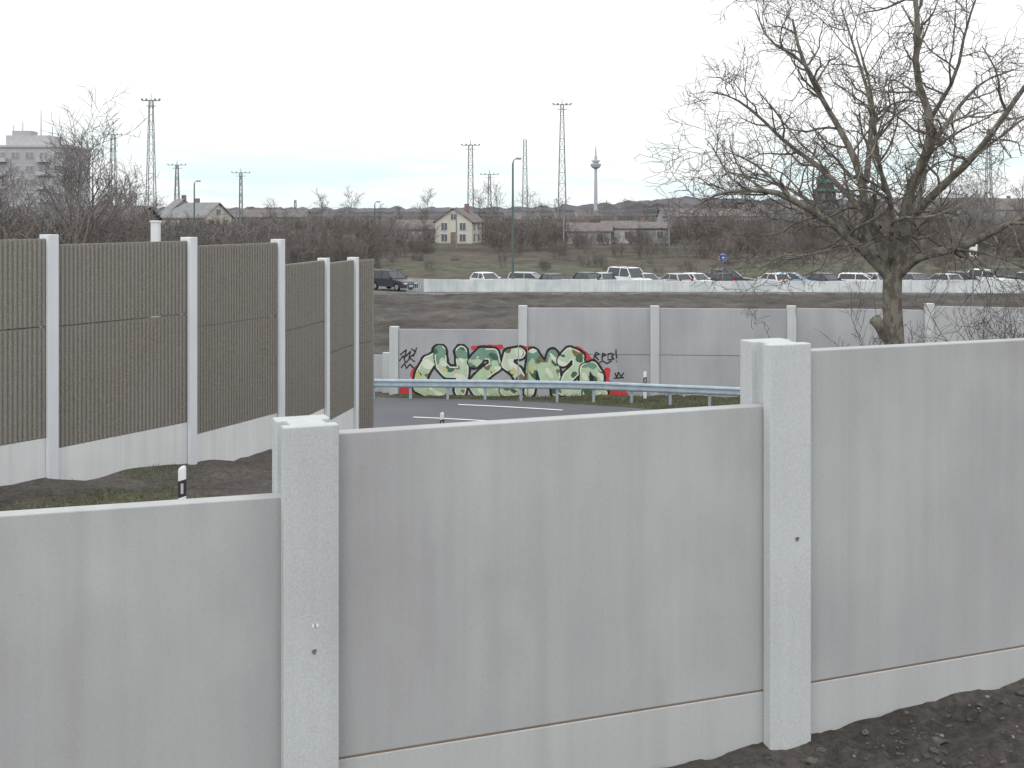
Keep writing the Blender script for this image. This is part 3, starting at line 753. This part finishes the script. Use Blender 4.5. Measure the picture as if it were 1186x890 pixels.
# ------------------------------------------------------------------ lamps, masts, signs
M_steel = plain("mast_steel_mat", (.23, .25, .26), .7, .15, 1); M_green = plain("lamp_green_mat", (.09, .14, .12), .6, .1)
def lamp(px, ytop, d, side=1):
    x = pxx(px, d); zt = Z0 + (245 - ytop) / F * d; zb = hbase(x, d) + Z0 - .3
    b = B([M_green, M_white, M_steel]); b.tube([(x, d, zb), (x, d, zb + 1.4), (x, d, zb + 1.45), (x, d, zt - .4)], [.16, .16, .12, .08], 8)
    b.tube([(x, d, zt - .4), (x + side * .1, d, zt - .1), (x + side * .3, d, zt)], [.07, .05, .05], 6)
    b.box((x + side * .5, d, zt + .02), (.6, .28, .14), 2, 0, .8); b.box((x + side * .52, d, zt - .07), (.45, .22, .05), 1); b.obj("street_lamp", bevel=.01)
lamp(594, 184, 108); lamp(225, 210, 150); lamp(434, 234, 170)
def mast(px, ytop, d, wb=1.5, wt=.5, arms=1):
    x = pxx(px, d); zb = hbase(x, d) + Z0; zt = Z0 + (245 - ytop) / F * d; H = zt - zb; t = .07 * d / 220
    b = B([M_steel]); n = max(6, int(H / 2))
    cor = lambda z, i: (x + (wb + (wt - wb) * z / H) / 2 * (1, -1, -1, 1)[i], d + (wb + (wt - wb) * z / H) / 2 * (1, 1, -1, -1)[i], zb + z)
    for i in range(4): b.tube([cor(0, i), cor(H, i)], [t * 1.3, t], 4)
    for k in range(n):
        z0, z1 = H * k / n, H * (k + 1) / n
        for i in range(4):
            j = (i + 1) % 4; b.tube([cor(z0, i), cor(z1, j)] if k % 2 else [cor(z1, i), cor(z0, j)], [t * .5] * 2, 3, 0, False); b.tube([cor(z1, i), cor(z1, j)], [t * .5] * 2, 3, 0, False)
    if arms:
        w = 1.6 * d / 220
        b.box((x, d, zt - .1), (w * 2, .5, .10)); b.box((x, d, zt - .9), (w * 1.1, .4, .08))
        for s_ in (-1, -.5, .5, 1):
            b.box((x + s_ * w, d - .2, zt + .08), (.3, .3, .22), 0, .2)
        b.tube([(x, d, zt), (x, d, zt + 1.0)], [t, t * .6], 4)
    b.obj("lattice_light_mast")
for a in ((175, 116, 180), (131, 156, 260, 1.6, .7), (205, 191, 300), (279, 200, 300, .8, .5), (545, 168, 250, 1.3, .8), (567, 202, 300, 1.0, .5), (608, 162, 260, 1.3, .6, 0), (651, 121, 220, 1.7, .5), (1145, 150, 300, 1.8, .6), (342, 232, 350, .8, .4, 0)): mast(*a)
par = empty("overhead_line")
pp = []
for k in range(9):
    d = 168 + k * 1.5; x = -70 + k * 15.5
    b = B([M_steel]); zb = hbase(x, d) + Z0; b.tube([(x, d, zb), (x, d, Z0 + .6)], [.14, .10], 6); b.tube([(x, d, Z0 - .2), (x - 2.2, d, Z0 - .5)], [.05, .04], 4); b.tube([(x, d, Z0 + .4), (x - 2.2, d, Z0 - .5)], [.03, .03], 3)
    b.obj("pole", parent=par); pp.append((x, d))
b = B([M_steel])
for (x0, y0), (x1, y1) in zip(pp, pp[1:]):
    for zz, sag in ((.55, .5), (-.5, .05)):
        b.tube([(x0 + (x1 - x0) * t / 6 - 1.5, y0 + (y1 - y0) * t / 6, Z0 + zz - sag * (1 - (t / 3 - 1) ** 2)) for t in range(7)], [.022] * 7, 3, 0, False)
b.obj("wires", parent=par)
b = B([M_steel])
b.tube([(pxx(651, 220), 220, Z0 + 18.5), (pxx(760, 235), 235, Z0 + 17.6), (pxx(900, 250), 250, Z0 + 17.9), (pxx(1300, 300), 300, Z0 + 26)], [.02] * 4, 3, 0, False); b.obj("power_line")

M_blue = plain("sign_blue_mat", (.03, .14, .50), .4, .03)
x, d = pxx(837, 108), 108.0
b = B([M_steel, M_blue, M_white]); b.tube([(x, d, Z0 - 7.4), (x, d, Z0 - 3.7)], [.04, .04], 8)
b.tube([(x, d - .05, Z0 - 4.15), (x, d - .07, Z0 - 4.15)], [.36, .36], 20, 2); b.tube([(x, d - .07, Z0 - 4.15), (x, d - .08, Z0 - 4.15)], [.33, .33], 20, 1)
b.add([(x + u, d - .085, Z0 - 4.15 + w) for u, w in ((-.2, .0), (.05, -.2), (.12, -.13), (-.02, -.0), (.2, -.0), (.2, .07), (-.1, .07))], [(0, 1, 2, 3, 4, 5, 6)], 2)
b.obj("traffic_sign")
x, d = pxx(1127, 95), 95.0
b = B([M_steel, M_blue, M_white, M_black]); b.tube([(x, d, Z0 - 7.2), (x, d, Z0 - 2.2)], [.05, .05], 8)
b.box((x, d - .07, Z0 - 2.95), (.62, .03, 1.35), 2); b.box((x, d - .09, Z0 - 2.62), (.30, .02, .30), 3); b.box((x, d - .09, Z0 - 3.35), (.40, .02, .12), 3); b.box((x - .05, d - .102, Z0 - 2.62), (.07, .01, .22), 2); b.obj("parking_sign")

# ------------------------------------------------------------------ buildings
M_roof = plain("roof_tile_mat", (.17, .15, .145), .9, .2, 1); M_roofg = plain("roof_grey_mat", (.24, .24, .25), .9, .15, 1)
M_cream = plain("render_cream_mat", (.58, .57, .50), .9, .08, .5); M_wh = plain("render_white_mat", (.54, .54, .54), .9, .08, .5); M_gr = plain("render_grey_mat", (.36, .36, .38), .9, .1, .3)
M_win = plain("window_mat", (.14, .15, .17), .25, .2); M_frame = plain("window_frame_mat", (.6, .6, .6), .6, .03); M_brick = plain("brick_mat", (.24, .17, .15), .9, .2, 2)
def house(name, px, d, w, l, hw, hr, rot, wall, roof, storeys=2, base=None):
    x = pxx(px, d); z = (hbase(x, d) if base is None else base) + Z0 - .2
    b = B([wall, roof, M_win, M_frame, M_brick])
    a, c_ = w / 2, l / 2
    b.add([(-a, -c_, 0), (a, -c_, 0), (a, c_, 0), (-a, c_, 0), (-a, -c_, hw), (a, -c_, hw), (a, c_, hw), (-a, c_, hw), (0, -c_, hw + hr), (0, c_, hw + hr)],
          [(0, 1, 5, 8, 4), (1, 2, 6, 5), (2, 3, 7, 9, 6), (3, 0, 4, 7)], 0)
    e = .35; k = hr / a
    for s_ in (-1, 1):
        p = [(0, hw + hr + .12), (s_ * (a + e), hw - e * k + .12), (s_ * (a + e), hw - e * k - .04), (0, hw + hr - .04)]
        b.add([(u, -c_ - e, v) for u, v in p] + [(u, c_ + e, v) for u, v in p], [(0, 1, 2, 3), (7, 6, 5, 4), (0, 4, 5, 1), (1, 5, 6, 2), (2, 6, 7, 3)], 1)
    b.box((a * .3, c_ * .2, hw + hr + .1), (.7, .7, 1.4), 4)
    def win(cx, cz, face, ww=1.0, hh=1.2):
        if face == 'g': b.box((cx, -c_ - .02, cz), (ww + .2, .06, hh + .2), 3); b.box((cx, -c_ - .06, cz), (ww, .04, hh), 2); b.box((cx, -c_ - .09, cz), (.06, .03, hh), 3)
        else:
            s_ = face; b.box((s_ * (a + .02), cx, cz), (.06, ww + .2, hh + .2), 3); b.box((s_ * (a + .06), cx, cz), (.04, ww, hh), 2); b.box((s_ * (a + .09), cx, cz), (.03, .06, hh), 3)
    for f_ in range(storeys):
        cz = hw * (f_ + .55) / storeys
        m = max(2, int(w / 3))
        for i in range(m): win(-a + w * (i + .5) / m, cz, 'g')
        m = max(2, int(l / 3))
        for i in range(m):
            for s_ in (-1, 1): win(-c_ + l * (i + .5) / m, cz, s_)
    win(0, hw + hr * .35, 'g', .9, .9)
    b.box((0, -c_ - .12, 1.0), (.9, .06, 2.0), 4)
    o = b.obj(name); o.location = (x, d, z); o.rotation_euler = (0, 0, rot)
R = math.radians
house("cream_gable_house", 533, 208, 6.4, 9, 3.8, 2.2, R(-12), M_cream, M_roof)
house("terraced_house", 487, 215, 7, 8, 5.0, 1.5, R(84), M_wh, M_roof, 2, -7.9)
house("terraced_house", 683, 200, 6, 7, 4.6, 1.2, R(84), M_wh, M_roof, 2, -7.6)
house("apartment_block", 717, 204, 8, 5.5, 5.0, 1.1, R(86), M_wh, M_roof, 2, -7.6)
house("apartment_block", 750, 206, 8, 6.5, 5.0, .9, R(90), M_gr, M_roof, 2, -7.6)
house("apartment_block", 640, 330, 9, 26, 5.0, 1.8, R(92), M_gr, M_roof, 2, -7)
house("apartment_block", 820, 300, 9, 24, 5.0, 1.8, R(92), M_gr, M_roof, 2, -6)
house("cream_gable_house", 228, 195, 6.5, 9, 4.6, 2.2, R(62), M_cream, M_roofg)
house("cream_gable_house", 208, 200, 5.6, 8, 5.0, 2.4, R(25), M_cream, M_roofg)
house("terraced_house", 1095, 330, 9, 28, 6.5, 2.6, R(88), M_wh, M_roof, 2)
house("terraced_house", 1180, 300, 9, 20, 6.0, 2.6, R(92), M_gr, M_roof, 2)
house("terraced_house", 900, 340, 9, 22, 5.0, 2.2, R(90), M_gr, M_roof, 2)
house("terraced_house", 300, 320, 9, 26, 4.0, 1.8, R(90), M_gr, M_roof, 2)
house("terraced_house", 125, 150, 9, 10, 5.2, 1.6, R(88), M_brick, M_roof, 2)

# high-rise left
M_winh = plain("highrise_window_mat", (.26, .27, .29), .3, .2); M_frameh = plain("highrise_frame_mat", (.54, .54, .55), .6, .03)
b = B([plain("highrise_render_mat", (.43, .43, .45), .9, .12, .15), M_winh, M_frameh, plain("highrise_balcony_mat", (.48, .48, .50), .9, .1), M_steel])
x1 = pxx(78, 260); x0 = x1 - 34; d = 260; zt = Z0 + (245 - 171) / F * 260; zb = -1.0
b.box(((x0 + x1) / 2, d + 7, (zt + zb) / 2), (34, 14, zt - zb), 0)
b.box(((x0 + x1) / 2, d + 7, zt + .25), (34.6, 14.6, .5), 3)
b.box((x1 - 9.5, d + 6, zt + 1.6), (9.5, 7, 2.3), 3); b.box((x1 - 11.5, d + 6, zt + 3.3), (4, 4, 1.1), 0)
for f_ in range(7):
    cz = zt - 1.7 - f_ * 2.9
    for i in range(11):
        cx = x1 - 2 - i * 3.05
        b.box((cx, d - .04, cz), (1.9, .1, 1.5), 2); b.box((cx, d - .1, cz), (1.7, .06, 1.3), 1); b.box((cx, d - .14, cz), (.08, .04, 1.3), 2)
        if i % 3 == 1: b.box((cx, d - .6, cz - 1.0), (2.6, 1.2, .9), 3)
    for j in range(3):
        b.box((x1 + .04, d + 2.5 + j * 4.2, cz), (.1, 1.6, 1.4), 2); b.box((x1 + .1, d + 2.5 + j * 4.2, cz), (.06, 1.4, 1.2), 1)
for ax, hh in ((8, 6.5), (12, 4), (14, 3.2), (5.5, 3)): b.tube([(x1 - ax, d + 6, zt + 2), (x1 - ax, d + 6, zt + 2 + hh)], [.12, .06], 5, 4)
b.obj("highrise_building")

# TV tower
M_tv = plain("tv_tower_mat", (.44, .47, .51), .9, .05, .02)
b = B([M_tv]); d = 1500; x = pxx(690, d); k = d / F
lv = [(260, 3.2), (237, 2.2), (200, 1.5), (196, 1.7), (194, 5.0), (191, 6.2), (190, 6.2), (189.6, 3.2), (188, 3.3), (187.7, 4.8), (186, 4.8), (185.6, 1.8), (181, 1.5), (180.7, .9), (174, .7), (170, .4)]
b.tube([(x, d, Z0 + (245 - y) * k) for y, r in lv], [r * k for y, r in lv], 16); b.obj("tv_tower")
# green-domed tower
M_cop = plain("copper_dome_mat", (.09, .20, .165), .7, .15, 1); M_dk = plain("dark_brick_mat", (.085, .085, .095), .9, .2, 1)
b = B([M_dk, M_cop, M_win]); d = 360; x = pxx(956, d); k = d / F; zz = lambda y: Z0 + (245 - y) * k
b.tube([(x, d, zz(275)), (x, d, zz(222))], [3.2, 3.1], 8, 0); b.tube([(x, d, zz(222)), (x, d, zz(219))], [3.5, 3.5], 8, 1)
b.tube([(x, d, zz(219)), (x, d, zz(212))], [2.7, 2.6], 8, 0)
b.tube([(x, d, zz(y)) for y in (212, 209, 206, 203, 201)], [2.9, 2.7, 2.2, 1.4, 1.0], 12, 1)
b.tube([(x, d, zz(201)), (x, d, zz(197))], [.85, .85], 8, 0); b.tube([(x, d, zz(197)), (x, d, zz(195)), (x, d, zz(189))], [1.0, .5, .08], 8, 1)
for i in range(8):
    a = i * math.pi / 4 + math.pi / 8
    for y in (228, 237): b.box((x + 2.95 * math.cos(a), d + 2.95 * math.sin(a), zz(y)), (.25, .9, 1.8), 2, a)
b.obj("domed_tower")

# ------------------------------------------------------------------ world
w = bpy.data.worlds.new("World"); scene.world = w; w.use_nodes = True; nt = w.node_tree; nt.nodes.clear()
out = nt.nodes.new("ShaderNodeOutputWorld"); sky = nt.nodes.new("ShaderNodeTexSky"); sky.sky_type = 'NISHITA'; sky.sun_disc = False
SE, SR = math.radians(38), math.radians(200)
sky.sun_elevation = SE; sky.sun_rotation = SR
bg1 = nt.nodes.new("ShaderNodeBackground"); bg1.inputs[1].default_value = .12; nt.links.new(sky.outputs[0], bg1.inputs[0])
tc = nt.nodes.new("ShaderNodeTexCoord"); sp = nt.nodes.new("ShaderNodeSeparateXYZ"); nt.links.new(tc.outputs["Generated"], sp.inputs[0])
mp = nt.nodes.new("ShaderNodeMapping"); mp.inputs["Scale"].default_value = (2.2, 2.2, 18); mp.inputs["Location"].default_value = (.4, 0, .3); nt.links.new(tc.outputs["Generated"], mp.inputs[0])
n1 = nz(nt, 1.6, mp.outputs[0], 4, .55)
gap = math2(nt, 'MULTIPLY', mapr(nt, n1, .43, .58, 0, 1), mapr(nt, sp.outputs[2], .03, .075, 1, .02))
cl = mixc(nt, gap, (1.0, 1.0, 1.0), (.76, .91, .94))
cl = mixc(nt, mapr(nt, sp.outputs[2], -.02, .03, .7, 0), cl, (.84, .88, .94))
bg2 = nt.nodes.new("ShaderNodeBackground"); nt.links.new(cl, bg2.inputs[0])
nt.links.new(mapr(nt, sp.outputs[2], .03, .9, 1.13, 1.55), bg2.inputs[1])
mx = nt.nodes.new("ShaderNodeMixShader"); mx.inputs[0].default_value = .92
nt.links.new(bg1.outputs[0], mx.inputs[1]); nt.links.new(bg2.outputs[0], mx.inputs[2]); nt.links.new(mx.outputs[0], out.inputs[0])
sl = bpy.data.lights.new("sun", 'SUN'); sl.energy = .65; sl.angle = math.radians(25); sl.color = (1, .98, .95)
so = bpy.data.objects.new("sun", sl); scene.collection.objects.link(so)
az = SR; dirv = Vector((math.sin(az) * math.cos(SE), math.cos(az) * math.cos(SE), math.sin(SE)))
so.rotation_euler = dirv.to_track_quat('Z', 'Y').to_euler(); so.location = dirv * 60

scene.view_settings.view_transform = 'Standard'; scene.view_settings.look = 'None'; scene.view_settings.exposure = 0
cam = bpy.data.cameras.new("camera"); co = bpy.data.objects.new("camera", cam); scene.collection.objects.link(co)
co.location = (0, 0, Z0); co.rotation_euler = (math.radians(90), 0, 0)
cam.sensor_width = 36; cam.lens = 36 * F / 1186; cam.shift_y = -200 / 1186; cam.clip_start = .1; cam.clip_end = 9000
scene.camera = co
